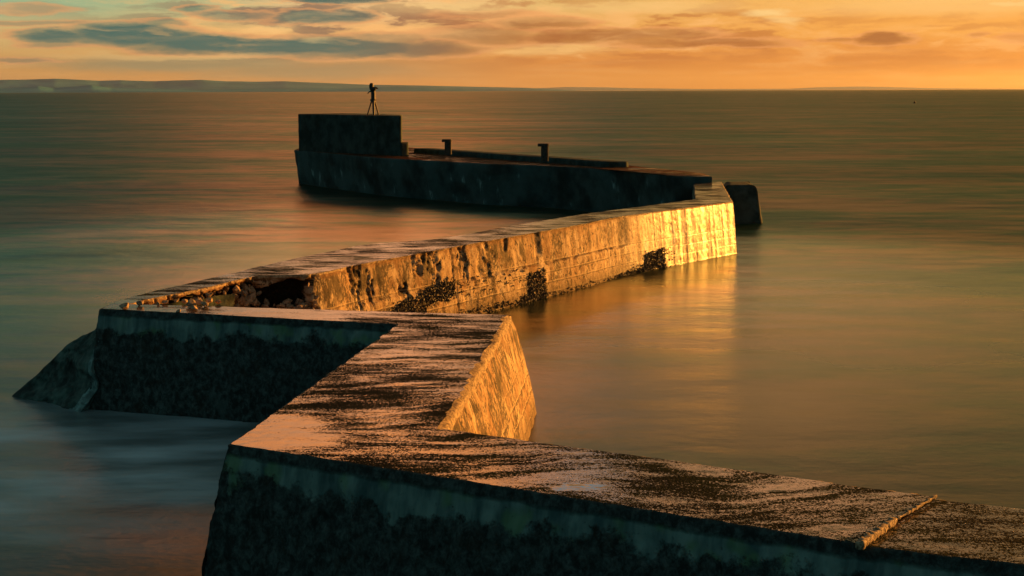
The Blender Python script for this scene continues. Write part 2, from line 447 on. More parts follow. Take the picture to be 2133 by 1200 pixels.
def mat_lit_face():
    """bare cast concrete, board marked, stained by rust and weed"""
    mt, k, pb, P, N, out = new_mat("cast_concrete")
    x, y, z = k.sep(P)
    run = k.m('ADD', k.m('MULTIPLY', x, 0.5), k.m('MULTIPLY', y, 0.87))
    n = k.noise(k.comb(run, k.m('MULTIPLY', z, 1.2), 1.0), 0.8, 6, 0.65)
    drip = k.noise(k.comb(k.m('MULTIPLY', run, 3.2), k.m('MULTIPLY', z, 0.6), 2.0), 1.0, 6, 0.65)
    thin = k.noise(k.comb(k.m('MULTIPLY', run, 9.0), k.m('MULTIPLY', z, 0.7), 5.0), 1.0, 4, 0.6)
    fine = k.noise(P, 16.0, 6, 0.75)
    mid = k.noise(k.comb(k.m('MULTIPLY', run, 1.0), k.m('MULTIPLY', z, 0.8), 4.0), 3.4, 6, 0.7)
    far = k.mr(k.m('ADD', y, k.m('MULTIPLY', n, 5.0)), 50.0, 56.0)
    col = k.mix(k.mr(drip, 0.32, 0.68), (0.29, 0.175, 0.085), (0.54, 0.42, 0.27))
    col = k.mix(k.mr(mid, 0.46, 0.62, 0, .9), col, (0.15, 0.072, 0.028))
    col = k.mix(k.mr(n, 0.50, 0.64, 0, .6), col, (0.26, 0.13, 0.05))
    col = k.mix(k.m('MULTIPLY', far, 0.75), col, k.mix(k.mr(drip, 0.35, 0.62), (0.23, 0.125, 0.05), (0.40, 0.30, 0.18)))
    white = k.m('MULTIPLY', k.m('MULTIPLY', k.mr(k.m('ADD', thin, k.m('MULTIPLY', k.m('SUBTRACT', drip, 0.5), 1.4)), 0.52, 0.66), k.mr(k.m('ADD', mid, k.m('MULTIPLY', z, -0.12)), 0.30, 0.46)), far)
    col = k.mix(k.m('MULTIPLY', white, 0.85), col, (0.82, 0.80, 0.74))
    near = k.mr(y, 56.0, 46.0, 0.45, 1.0)
    # barnacle speckle and pits
    spk = k.noise(k.comb(run, k.m('MULTIPLY', z, 0.55), 8.0), 13.0, 4, 0.75)
    zone = k.mr(k.m('ADD', k.noise(k.comb(k.m('MULTIPLY', run, 1.4), k.m('MULTIPLY', z, 0.6), 6.0), 1.1, 4, 0.6), k.m('MULTIPLY', fine, 0.25)), 0.56, 0.74)
    spm = k.m('MULTIPLY', k.mr(k.m('ADD', spk, k.m('MULTIPLY', zone, 0.16)), 0.595, 0.65), near)
    col = k.mix(k.m('MULTIPLY', spm, 0.92), col, (0.030, 0.018, 0.010))
    pit = k.noise(k.comb(k.m('MULTIPLY', run, 1.5), z, 8.0), 4.6, 5, 0.75)
    pitm = k.m('MULTIPLY', k.mr(pit, 0.565, 0.615), near)
    col = k.mix(pitm, col, (0.025, 0.016, 0.010))
    # weed hanging from the broken upper edge
    stain = k.m('MULTIPLY', k.mr(k.m('ADD', k.noise(k.comb(k.m('MULTIPLY', run, 1.6), k.m('MULTIPLY', z, 0.5), 3.0), 0.9, 5, 0.7), k.m('MULTIPLY', k.m('SUBTRACT', fine, 0.5), 0.15)), 0.53, 0.58), k.mr(z, 1.0, 1.45))
    stain = k.m('MULTIPLY', stain, k.mr(y, 52.0, 46.0))
    col = k.mix(k.m('MULTIPLY', stain, 0.88), col, (0.035, 0.022, 0.010))
    rimst = k.m('MULTIPLY', k.mr(k.m('ADD', z, k.m('MULTIPLY', mid, 0.25)), 1.92, 2.02), 0.7)
    col = k.mix(rimst, col, (0.17, 0.075, 0.025))
    # lift joints of the casting, and the darker wet foot
    cz = k.m('FRACT', k.m('DIVIDE', k.m('ADD', z, k.m('ADD', k.m('MULTIPLY', n, 0.05), k.m('MULTIPLY', run, 0.004))), 0.31))
    low = k.mr(z, 1.25, 1.0)
    joint = k.m('MULTIPLY', k.m('MULTIPLY', k.mr(cz, 0.0, 0.14, 1.0, 0.0), low), k.mr(mid, 0.36, 0.5))
    jdark = k.m('MULTIPLY', k.m('MULTIPLY', k.mr(cz, 0.80, 0.95), low), k.mr(mid, 0.35, 0.55))
    col = k.mix(k.m('MULTIPLY', joint, 0.6), col, (0.62, 0.48, 0.30))
    col = k.mix(k.m('MULTIPLY', jdark, 0.75), col, (0.06, 0.035, 0.016))
    col = k.mix(k.mr(k.m('ADD', z, k.m('MULTIPLY', k.m('SUBTRACT', mid, 0.5), 0.9)), 0.55, 0.05, 0, .8), col, (0.085, 0.048, 0.020))
    at_ = k.n.new('ShaderNodeAttribute'); at_.attribute_name = "weed"  # mask of weed that also paints the shade of the recess
    weed = k.mr(k.m('ADD', at_.outputs['Fac'], k.m('MULTIPLY', k.m('SUBTRACT', fine, 0.5), 1.2)), 0.35, 0.55)  # weed together with the painted-in shade of the recess
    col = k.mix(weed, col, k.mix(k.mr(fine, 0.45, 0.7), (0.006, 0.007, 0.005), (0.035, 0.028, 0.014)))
    k.put(pb.inputs['Base Color'], col)
    k.put(pb.inputs['Roughness'], k.mr(far, 0, 1, 0.7, 0.38, 'LINEAR'))
    k.put(pb.inputs['Specular IOR Level'], k.mr(far, 0, 1, 0.10, 0.22, 'LINEAR'))
    hgt = k.m('ADD', k.m('MULTIPLY', fine, 0.55), k.m('SUBTRACT', k.m('MULTIPLY', mid, 0.45), k.m('ADD', k.m('MULTIPLY', pitm, 0.9), k.m('MULTIPLY', jdark, 0.6))))
    k.put(pb.inputs['Normal'], k.bump(hgt, k.mr(far, 0, 1, 0.75, 0.3, 'LINEAR'), 0.05))
    return mt


def mat_pier_face():
    mt, k, pb, P, N, out = new_mat("weathered_pier_face")
    x, y, z = k.sep(P)
    n = k.noise(P, 0.5, 4, 0.6)
    drip = k.noise(k.comb(k.m('MULTIPLY', x, 1.6), k.m('MULTIPLY', y, 1.6), k.m('MULTIPLY', z, 0.55)), 1.0, 5, 0.62)
    fine = k.noise(P, 5.0, 5, 0.65)
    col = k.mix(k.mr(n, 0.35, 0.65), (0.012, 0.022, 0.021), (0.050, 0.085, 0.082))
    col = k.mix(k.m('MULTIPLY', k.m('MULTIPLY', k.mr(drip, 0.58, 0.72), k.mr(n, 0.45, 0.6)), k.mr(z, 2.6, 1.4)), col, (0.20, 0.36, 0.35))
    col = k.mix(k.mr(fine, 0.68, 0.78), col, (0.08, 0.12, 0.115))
    k.put(pb.inputs['Base Color'], col)
    k.put(pb.inputs['Roughness'], 0.8); k.put(pb.inputs['Specular IOR Level'], 0.12)
    k.put(pb.inputs['Normal'], k.bump(fine, 0.7, 0.06))
    return mt


def mat_plain(name, a, b, scale=8.0, rough=0.7, bump=0.5, dist=0.02, spec=0.4, metal=0.0):
    mt, k, pb, P, N, out = new_mat(name)
    n = k.noise(P, scale, 5, 0.65)
    k.put(pb.inputs['Base Color'], k.mix(k.mr(n, 0.35, 0.68), a, b))
    pb.inputs['Roughness'].default_value = rough
    pb.inputs['Specular IOR Level'].default_value = spec
    pb.inputs['Metallic'].default_value = metal
    k.put(pb.inputs['Normal'], k.bump(n, bump, dist))
    return mt


M_water = mat_water()
_pa, _pb = at(1210, 1013), at(480, 636)
POOLS = ((_pa.x, _pa.y, 0.34, 0.22), (_pb.x, _pb.y, 0.75, 0.50))
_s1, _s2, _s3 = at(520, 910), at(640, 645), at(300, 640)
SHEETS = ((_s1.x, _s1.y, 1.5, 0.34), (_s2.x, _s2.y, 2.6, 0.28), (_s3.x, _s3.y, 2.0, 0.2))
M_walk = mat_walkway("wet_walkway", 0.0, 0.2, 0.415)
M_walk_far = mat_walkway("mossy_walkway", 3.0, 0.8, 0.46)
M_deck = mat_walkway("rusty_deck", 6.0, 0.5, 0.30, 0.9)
M_shade = mat_shade_face()
M_lit = mat_lit_face()
M_pier = mat_pier_face()
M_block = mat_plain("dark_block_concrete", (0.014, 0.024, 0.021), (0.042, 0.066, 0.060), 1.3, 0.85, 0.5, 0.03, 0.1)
M_mussel = mat_plain("mussel_shell", (0.012, 0.010, 0.012), (0.10, 0.075, 0.05), 30.0, 0.6, 0.3, 0.005, 0.25)
M_chamfer = mat_plain("rough_broken_edge", (0.10, 0.06, 0.03), (0.42, 0.30, 0.17), 18.0, 0.7, 1.0, 0.04, 0.3)
M_stone = mat_plain("broken_stone", (0.16, 0.10, 0.06), (0.42, 0.30, 0.19), 14.0, 0.8, 0.6, 0.02, 0.2)
M_strip = mat_plain("barnacled_timber", (0.10, 0.06, 0.03), (0.50, 0.38, 0.25), 34.0, 0.8, 0.9, 0.02, 0.2)
M_iron = mat_plain("black_iron", (0.010, 0.011, 0.011), (0.03, 0.026, 0.022), 20.0, 0.6, 0.3, 0.004, 0.4)
M_post = mat_plain("tarred_post", (0.016, 0.014, 0.012), (0.06, 0.04, 0.026), 9.0, 0.7, 0.5, 0.01, 0.3)
M_rock = mat_plain("weeded_rock", (0.006, 0.014, 0.012), (0.075, 0.13, 0.11), 1.9, 0.8, 0.7, 0.06, 0.3)
M_rimlit = mat_plain("rimlit_stone", (0.05, 0.085, 0.08), (0.20, 0.32, 0.30), 3.5, 0.7, 0.7, 0.05, 0.3)  # paler tone paints the sky light falling on the buttress rim
M_hill = mat_plain("haze_blue_hillside", (0.08, 0.30, 0.40), (0.13, 0.42, 0.52), 0.0011, 0.95, 0.0, 1.0, 0.0)  # blue of the distant haze is put into the slopes' base colour

# ------------------------------------------------------------------ sea
SEA_R = 12500.0
seg = 96
rings = [0.0, 60, 200, 800, 3000, SEA_R]
sv = [(0, 0, 0)]; sf = []
for r_ in rings[1:]:
    for a_ in range(seg):
        t_ = 2 * math.pi * a_ / seg
        sv.append((r_ * math.cos(t_), r_ * math.sin(t_), 0.0))
for a_ in range(seg):
    sf.append((0, 1 + a_, 1 + (a_ + 1) % seg))
    for k_ in range(len(rings) - 2):
        b_ = 1 + k_ * seg; c_ = b_ + seg
        sf.append((b_ + a_, c_ + a_, c_ + (a_ + 1) % seg, b_ + (a_ + 1) % seg))
tag(link("sea", sv, sf, M_water), kind='structure')

# ------------------------------------------------------------------ hills across the water
def hills(dist, prof, seed, depth=2600.0):
    us = np.linspace(prof[0][0], prof[-1][0], 420)
    top = np.interp(us, [p[0] for p in prof], [p[1] for p in prof])
    V = []
    rows = 14
    for j in range(rows):
        s_ = j / (rows - 1)
        y = dist + depth * s_
        sh = math.sin(math.pi * min(1.0, s_ * 0.62 + 0.0)) if s_ < 0.8 else math.sin(math.pi * 0.5) * (1 - s_) / 0.2
        sh = (s_ / 0.7) ** 0.8 if s_ < 0.7 else max(0.0, 1 - ((s_ - 0.7) / 0.3) ** 2)
        x = (us - 1066) / FPX * y
        p = np.stack([x / 420.0, np.full_like(x, y / 420.0), np.full_like(x, seed)], 1)
        crest = top / FPX * (dist + depth * 0.7)
        jit = 1 + (0.5 * (1 - sh) + 0.05) * fbm(p, 1.0, 5, seed)
        z = np.maximum(crest * sh * jit, 0) + (0.0 if 0 < j < rows - 1 else -3.0)
        V.append(np.stack([x, np.full_like(x, y), z], 1))
    V = np.concatenate(V)
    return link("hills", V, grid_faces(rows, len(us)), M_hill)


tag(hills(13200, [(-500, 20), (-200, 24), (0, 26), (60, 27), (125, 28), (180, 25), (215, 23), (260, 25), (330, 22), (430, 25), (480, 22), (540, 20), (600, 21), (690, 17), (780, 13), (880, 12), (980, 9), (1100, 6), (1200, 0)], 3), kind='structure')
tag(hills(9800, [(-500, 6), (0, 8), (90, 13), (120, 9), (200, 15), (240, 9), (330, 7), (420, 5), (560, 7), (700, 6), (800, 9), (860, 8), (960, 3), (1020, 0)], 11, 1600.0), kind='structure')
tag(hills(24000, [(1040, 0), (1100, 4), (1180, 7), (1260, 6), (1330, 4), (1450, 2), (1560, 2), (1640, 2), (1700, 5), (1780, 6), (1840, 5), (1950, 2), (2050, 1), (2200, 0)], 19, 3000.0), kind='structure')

# ------------------------------------------------------------------ breakwater
def smooth_chain(pts, n):
    """resample a list of Vectors to n points evenly (Catmull-Rom)"""
    P = [pts[0] * 2 - pts[1]] + list(pts) + [pts[-1] * 2 - pts[-2]]
    d = []
    for i in range(1, len(P) - 2):
        for t in np.linspace(0, 1, 24, endpoint=False):
            a, b, c, e = P[i - 1], P[i], P[i + 1], P[i + 2]
            d.append(0.5 * (2 * b + (c - a) * t + (2 * a - 5 * b + 4 * c - e) * t * t + (3 * b - a - 3 * c + e) * t ** 3))
    d.append(pts[-1])
    d = np.array([tuple(v) for v in d])
    L = np.concatenate([[0], np.cumsum(np.linalg.norm(np.diff(d, axis=0), axis=1))])
    s = np.linspace(0, L[-1], n)
    return np.stack([np.interp(s, L, d[:, k]) for k in range(3)], 1)


def miter(prev, cur, nxt, lim=1.5):
    def ln(a, b):
        t = (b - a); t = t / max(np.linalg.norm(t), 1e-6)
        return np.array([-t[1], t[0]])
    n1 = ln(prev[:2], cur[:2]) if prev is not None else ln(cur[:2], nxt[:2])
    n2 = ln(cur[:2], nxt[:2]) if nxt is not None else n1
    m = n1 + n2; m = m / max(np.linalg.norm(m), 1e-6)
    return m * min(lim, 1 / max(0.3, float(m @ n1)))


A_ = lambda u, v: np.array(at(u, v))
Lc = [A_(2560, 1224), A_(1792, 1134), A_(475, 925), A_(826, 676), A_(207, 643)]
Rc = [A_(2560, 1106), A_(1947, 1033), A_(932, 893), A_(1066, 656), A_(272, 633)]
out4 = [(207, 643), (268, 619), (420, 583), (600, 541), (700, 521), (770, 508), (918, 496), (1050, 473), (1200, 448), (1320, 432), (1447, 415)]
in4 = [(272, 633), (320, 622), (430, 600), (535, 576), (650, 571), (740, 553), (920, 520), (1040, 498), (1200, 470), (1310, 449), (1527, 420)]
Ln = [miter(Lc[i - 1] if i else None, Lc[i], Lc[i + 1] if i + 1 < len(Lc) else A_(268, 619)) for i in range(len(Lc))]
Rn = [-miter(Rc[i - 1] if i else None, Rc[i], Rc[i + 1] if i + 1 < len(Rc) else A_(430, 600)) for i in range(len(Rc))]
ZB = -0.7
CH = 0.055                        # size of the broken edge


def shape_face(tops, norms, batter, n_rows, ztop, amp, seed, recess=None, bulge=0.0):
    """vertical face grid: rows from the foot up to the edge"""
    n = len(tops)
    V = np.zeros((n, n_rows, 3))
    ks = np.linspace(0, 1, n_rows)
    for j, k in enumerate(ks):
        off = batter * (1 - k) ** 0.85 + bulge * math.sin(math.pi * k)
        V[:, j, 0] = tops[:, 0] + norms[:, 0] * off
        V[:, j, 1] = tops[:, 1] + norms[:, 1] * off
        V[:, j, 2] = ZB + (tops[:, 2] - ZB) * k
    P = V.reshape(-1, 3)
    fade = np.tile(np.clip((1 - ks) / 0.08, 0.0, 1), n)
    d = amp * (fbm(P, 1.4, 4, seed) * 0.7 + fbm(P, 7.0, 3, seed + 9) * 0.5) * (0.25 + 0.75 * fade)
    if recess is not None:
        d = d - recess(V).reshape(-1)
    NN = np.repeat(norms, n_rows, axis=0)
    P[:, 0] += NN[:, 0] * d; P[:, 1] += NN[:, 1] * d
    return P


def ragged(tops, norms, amp, seed):
    """edge line with small bites"""
    e = np.minimum(fbm(tops, 3.0, 4, seed) * amp, amp * 0.25) + np.minimum(0, fbm(tops, 0.9, 2, seed + 3) + 0.25) * amp
    q_ = tops.copy()
    q_[:, 0] += norms[:, 0] * e; q_[:, 1] += norms[:, 1] * e
    return q_


def top_height(P, amp=0.005):
    return amp * (fbm(P * np.array([0.8, 2.2, 1]), 1.0, 4, 40) + 0.6 * fbm(P, 6.0, 3, 44))


def section(name, L, R_, nl, nr, parent, mats, batL=0.3, batR=0.3, res=0.03, rows=60, cols=40, seed=1, ampL=0.03, ampR=0.03, recR=None, cham=CH, chamR=None, zoff=0.0, bulge=0.0):
    chamR = chamR or cham
    L = L.copy(); R_ = R_.copy()
    L[:, 2] += zoff; R_[:, 2] += zoff
    Lr = ragged(L, nl, 0.035, seed); Rr = ragged(R_, nr, 0.035, seed + 50)
    n = len(L)
    sides = []
    for tops, nn, bat, amp, rec, ch, sd, mt, fl, nm in ((Lr, nl, batL, ampL, None, cham, seed, mats[0], True, 'near_face'), (Rr, nr, batR, ampR, recR, chamR, seed + 20, mats[1], False, 'far_face')):
        edge = tops.copy(); edge[:, 2] -= ch * 0.9
        edge[:, 2] += ch * 0.5 * fbm(tops, 5.0, 3, sd + 7)
        V = shape_face(edge, nn, bat, rows, None, amp, sd, rec, bulge)
        sides.append((V, mt, fl, ch, tops, nn))
    # walkway
    li = Lr.copy(); ri = Rr.copy()
    li[:, :2] -= nl * cham * (0.7 + 0.5 * fbm(L, 4.0, 3, seed + 5))[:, None]
    ri[:, :2] -= nr * chamR * (0.7 + 0.5 * fbm(R_, 4.0, 3, seed + 6))[:, None]
    ks = np.linspace(0, 1, cols)
    top = li[:, None, :] * (1 - ks[None, :, None]) + ri[:, None, :] * ks[None, :, None]
    tp = top.reshape(-1, 3)
    tp[:, 2] += top_height(tp)
    sec = link(name, tp, grid_faces(n, cols, True), mats[2], parent)
    sec.name = "walkway"
    objs = []
    for (V, mt, fl, ch, tops, nn), edge_col in zip(sides, (0, cols - 1)):
        E = V.reshape(n, rows, 3)
        inner = tp.reshape(n, cols, 3)[:, edge_col]
        mid = (E[:, -1] + inner) * 0.5
        mid[:, 2] += ch * 0.22; mid[:, :2] += nn * ch * 0.18
        pm = mid + 0
        mid[:, :2] += nn * (ch * 0.35 * fbm(pm, 11.0, 3, seed + 12))[:, None]
        mid[:, 2] += ch * 0.3 * fbm(pm, 9.0, 3, seed + 13)
        m1 = (E[:, -1] + mid) * 0.5; m2 = (mid + inner) * 0.5
        G = np.concatenate([E, m1[:, None], mid[:, None], m2[:, None], inner[:, None]], 1)
        objs.append((G.reshape(-1, 3), grid_faces(n, rows + 4, fl), mt))
    V0, F0, m0 = objs[0]; V1, F1, m1_ = objs[1]
    wall = link(name, np.concatenate([V0, V1]), np.concatenate([F0, F1 + len(V0)]), m0, parent)
    wall.name = name
    if m1_ != m0:
        wall.data.materials.append(m1_)
        idx = np.zeros(len(wall.data.polygons), np.int32); idx[len(F0):] = 1
        wall.data.polygons.foreach_set('material_index', idx)
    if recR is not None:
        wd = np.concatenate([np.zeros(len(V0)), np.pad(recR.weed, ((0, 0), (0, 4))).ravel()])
        wall.data.attributes.new("weed", 'FLOAT', 'POINT').data.foreach_set('value', wd.astype(np.float32))  # carries weed together with the painted-in shade of the hollow
    # the broken edge takes its own stone
    wall.data.materials.append(M_chamfer)
    k_edge = len(wall.data.materials) - 1
    idx = np.zeros(len(wall.data.polygons), np.int32); wall.data.polygons.foreach_get('material_index', idx)
    for base, F in ((0, F0), (len(F0), F1)):
        ii = np.arange(len(F)).reshape(n - 1, rows + 3)
        if base: idx[base + ii[:, rows - 1:].ravel()] = k_edge
    wall.data.polygons.foreach_set('material_index', idx)
    sec.parent = wall; sec.matrix_parent_inverse = Matrix.Identity(4)
    return wall, sec


def lerp_chain(a, b, n):
    k = np.linspace(0, 1, n)[:, None]
    return a * (1 - k) + b * k


bw = empty("breakwater", (0, 24.0, 0))
tag(bw, "long zigzag concrete breakwater with wet walkway running out to sea", "breakwater")

cfg = [("wall_section", 0, 1, 260, 80, 90), ("wall_section", 1, 2, 520, 90, 120), ("wall_section", 2, 3, 420, 80, 130), ("wall_section", 3, 4, 360, 80, 60)]
for nm, i, j, n, rows, cols in cfg:
    nl = lerp_chain(Ln[i], Ln[j], n); nr = lerp_chain(Rn[i], Rn[j], n)
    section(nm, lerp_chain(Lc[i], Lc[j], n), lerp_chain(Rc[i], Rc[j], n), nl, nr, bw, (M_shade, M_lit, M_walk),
            batL=0.42 if i < 3 else 0.25, batR=0.55 if i == 2 else 0.3, rows=rows, cols=cols, seed=5 + 3 * i,
            ampL=0.07, ampR=0.02, chamR=0.15 if i == 2 else CH, zoff=-0.02 if i == 0 else 0.0, bulge=0.03)

# fourth leg, sunlit, with a hollow where its facing has fallen away
n4 = 760
L4 = smooth_chain([at(*p) for p in out4], n4)
R4 = smooth_chain([at(*p) for p in in4], n4)


def chain_normals(C, sgn):
    t = np.gradient(C, axis=0); t = t / np.linalg.norm(t, axis=1)[:, None]
    nn = np.stack([-t[:, 1], t[:, 0]], 1) * sgn
    ker = np.ones(25) / 25
    for c in range(2):
        nn[:, c] = np.convolve(np.pad(nn[:, c], 12, mode='edge'), ker, 'valid')
    return nn / np.linalg.norm(nn, axis=1)[:, None]


nL4 = chain_normals(L4, 1); nR4 = chain_normals(R4, -1)
uR4 = np.array([1066.5 + FPX * (p[0] / p[1]) for p in R4])


def hollow(V):
    n, r, _ = V.shape
    u = uR4[:, None] + 0 * V[:, :, 2]
    P = V.reshape(-1, 3)
    e = fbm(P, 2.0, 4, 77).reshape(n, r); e2 = fbm(P, 6.0, 4, 78).reshape(n, r)
    uu = u + 28 * e + 10 * e2
    zz = V[:, :, 2] + 0.10 * e2
    span = np.clip((646 - uu) / 10, 0, 1) * np.clip((uu - 320) / 60, 0, 1)
    lip = np.clip((T - 0.10 - 0.18 * np.clip((600 - uu) / 60, 0, 1) * np.clip((uu - 520) / 20, 0, 1) - zz) / 0.05, 0, 1)
    foot = np.clip((zz - 0.55 - 0.35 * e) / 0.25, 0, 1)
    d = 0.62 * span * lip * (0.35 + 0.65 * foot)
    d += span * lip * 0.16 * e2
    # smaller spalls along the leg
    e3 = fbm(P * np.array([1, 1, 0.55]), 2.2, 6, 83, 0.68).reshape(n, r)
    d += 0.10 * np.clip((e3 - 0.10) / 0.2, 0, 1) * np.clip((1130 - u) / 250, 0, 1) * (0.4 + 0.6 * np.clip((zz - 0.9) / 0.2, 0, 1))
    for ju, jw in ((742, 1.5), (943, 1.6), (1365, 1.3), (1408, 1.0)):
        d += (0.035 if ju < 1200 else 0.010) * np.clip(1.5 - np.abs(u - ju - 3 * e2) / jw, 0, 1)
    d += 0.10 * np.clip(1 - np.abs(u - 1122) / 9, 0, 1) * np.clip((zz - 1.2) / 0.1, 0, 1)
    d += 0.06 * np.clip((fbm(P * np.array([1, 1, 0.4]), 1.2, 4, 91).reshape(n, r) - 0.25) / 0.08, 0, 1) * np.clip((zz - 1.25) / 0.1, 0, 1) * np.clip((1130 - u) / 40, 0, 1) * np.clip((u - 900) / 40, 0, 1)
    hollow.weed = span * lip * np.clip(0.45 + 0.8 * foot + 0.5 * e2, 0, 1)  # darkens with the hollow: weed together with painted-in shade
    d += 0.07 * np.clip((V[:, :, 2] - (0.98 + 0.10 * e + 0.05 * e2)) / 0.03, 0, 1) * np.clip((1310 - u) / 20, 0, 1) * np.clip((u - 700) / 60, 0, 1)
    return d


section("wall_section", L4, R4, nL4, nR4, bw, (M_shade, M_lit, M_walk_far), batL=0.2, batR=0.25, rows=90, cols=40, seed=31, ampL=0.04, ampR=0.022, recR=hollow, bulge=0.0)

# turn of the wall at the far end of the fourth leg
Lk = np.array([tuple(v) for v in (at(1447, 415), at(1444, 384))]); Rk = np.array([tuple(v) for v in (at(1527, 420), at(1503, 379))])
tL = lerp_chain(Lk[0], Lk[1], 120); tR = lerp_chain(Rk[0], Rk[1], 120)
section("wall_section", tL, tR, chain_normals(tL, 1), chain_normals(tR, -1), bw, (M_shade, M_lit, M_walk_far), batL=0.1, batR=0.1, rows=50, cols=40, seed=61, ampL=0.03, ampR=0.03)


def solid(name, top_poly, zt, zb, mat, parent=None, inset=0.0, res=0.15, amp=0.03, seed=0, rnd=0.08, top_mat=None):
    """a cast block: outline swept down, rounded top edge, rough faces"""
    pts = [np.array(p[:2], float) for p in top_poly]
    m = len(pts)
    ctr = sum(pts) / m
    ring = []
    for i in range(m):
        a, b = pts[i], pts[(i + 1) % m]
        k = max(2, int(np.linalg.norm(b - a) / res))
        for t in range(k): ring.append(a + (b - a) * t / k)
    ring = np.array(ring); n = len(ring)
    tan = np.roll(ring, -1, 0) - np.roll(ring, 1, 0); tan /= np.linalg.norm(tan, axis=1)[:, None] + 1e-9
    nrm = np.stack([tan[:, 1], -tan[:, 0]], 1)
    area = 0.5 * np.sum(ring[:, 0] * np.roll(ring[:, 1], -1) - np.roll(ring[:, 0], -1) * ring[:, 1])
    if area < 0: nrm = -nrm
    levels = []
    nz = max(3, int((zt - zb) / res))
    for t in np.linspace(0, 1, nz): levels.append((zb + (zt - rnd - zb) * t, inset * (1 - t)))
    levels += [(zt - rnd * 0.4, -rnd * 0.2), (zt - rnd * 0.1, -rnd * 0.6), (zt, -rnd * 1.1)]
    V = []
    for z, o in levels:
        p = ring + nrm * o
        V.append(np.stack([p[:, 0], p[:, 1], np.full(n, z)], 1))
    Vb = np.concatenate(V)
    d = amp * (fbm(Vb, 0.9, 4, seed) + 0.6 * fbm(Vb, 5.0, 3, seed + 3))
    Vb[:, :2] += np.tile(nrm, (len(levels), 1)) * d[:, None]
    F = []
    for i in range(len(levels) - 1):
        for j in range(n):
            j2 = (j + 1) % n
            f = (i * n + j, i * n + j2, (i + 1) * n + j2, (i + 1) * n + j)
            F.append(f if area > 0 else f[::-1])
    lastring = Vb[-n:]
    # cap: concentric shrink so the top can carry relief
    shrink = [0.75, 0.45, 0.15]
    off = len(Vb); allv = [Vb]; prev0 = off - n
    for s_ in shrink:
        c3 = np.array([ctr[0], ctr[1], zt])
        rg = c3 + (lastring - c3) * s_
        rg[:, 2] = zt + 0.4 * amp * fbm(rg, 1.5, 4, seed + 8)
        allv.append(rg)
        for j in range(n):
            j2 = (j + 1) % n
            f = (prev0 + j, prev0 + j2, off + j2, off + j)
            F.append(f if area > 0 else f[::-1])
        prev0 = off; off += n
    Va = np.concatenate(allv)
    F.append(tuple(range(prev0, prev0 + n)) if area > 0 else tuple(range(prev0 + n - 1, prev0 - 1, -1)))
    ncap = len(shrink) * n + 1
    o = link(name, Va, F, mat, parent, smooth=True)
    if top_mat:
        o.data.materials.append(top_mat)
        idx = np.zeros(len(F), np.int32); idx[-ncap:] = 1
        o.data.polygons.foreach_set('material_index', idx)
    return o


# pier head (fifth leg)
T5 = T + 0.27
h5 = lambda u, v: at(u, v, T5)
pier_poly = [h5(1484, 368), h5(1408, 367), h5(1290, 354.5), h5(1140, 345), h5(1010, 341), h5(790, 329), h5(613, 313), h5(640, 301), h5(852, 307), h5(1132, 332), h5(1300, 343), h5(1400, 354), h5(1470, 361)]
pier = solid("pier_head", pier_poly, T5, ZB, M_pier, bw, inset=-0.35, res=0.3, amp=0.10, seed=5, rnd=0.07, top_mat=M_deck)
tag(pier, "dark wide pier head with pale drips down its face")
# kerb along its seaward edge
ka, kb = h5(862, 318.5), h5(1272, 349.6)
kd = (kb - ka).normalized(); kn = Vector((-kd.y, kd.x, 0))
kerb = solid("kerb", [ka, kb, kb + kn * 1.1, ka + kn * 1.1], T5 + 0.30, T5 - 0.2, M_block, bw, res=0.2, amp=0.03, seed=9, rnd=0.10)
# stub of wall beyond the turn
sa, sb = at(1508, 387, 1.74), at(1577, 387, 1.74)
stub = solid("wall_stub", [sa, sb, sb + Vector((0.25, 3.0, 0)), sa + Vector((0.4, 3.0, 0))], 1.76, ZB, M_block, bw, inset=0.42, res=0.15, amp=0.06, seed=13, rnd=0.28)

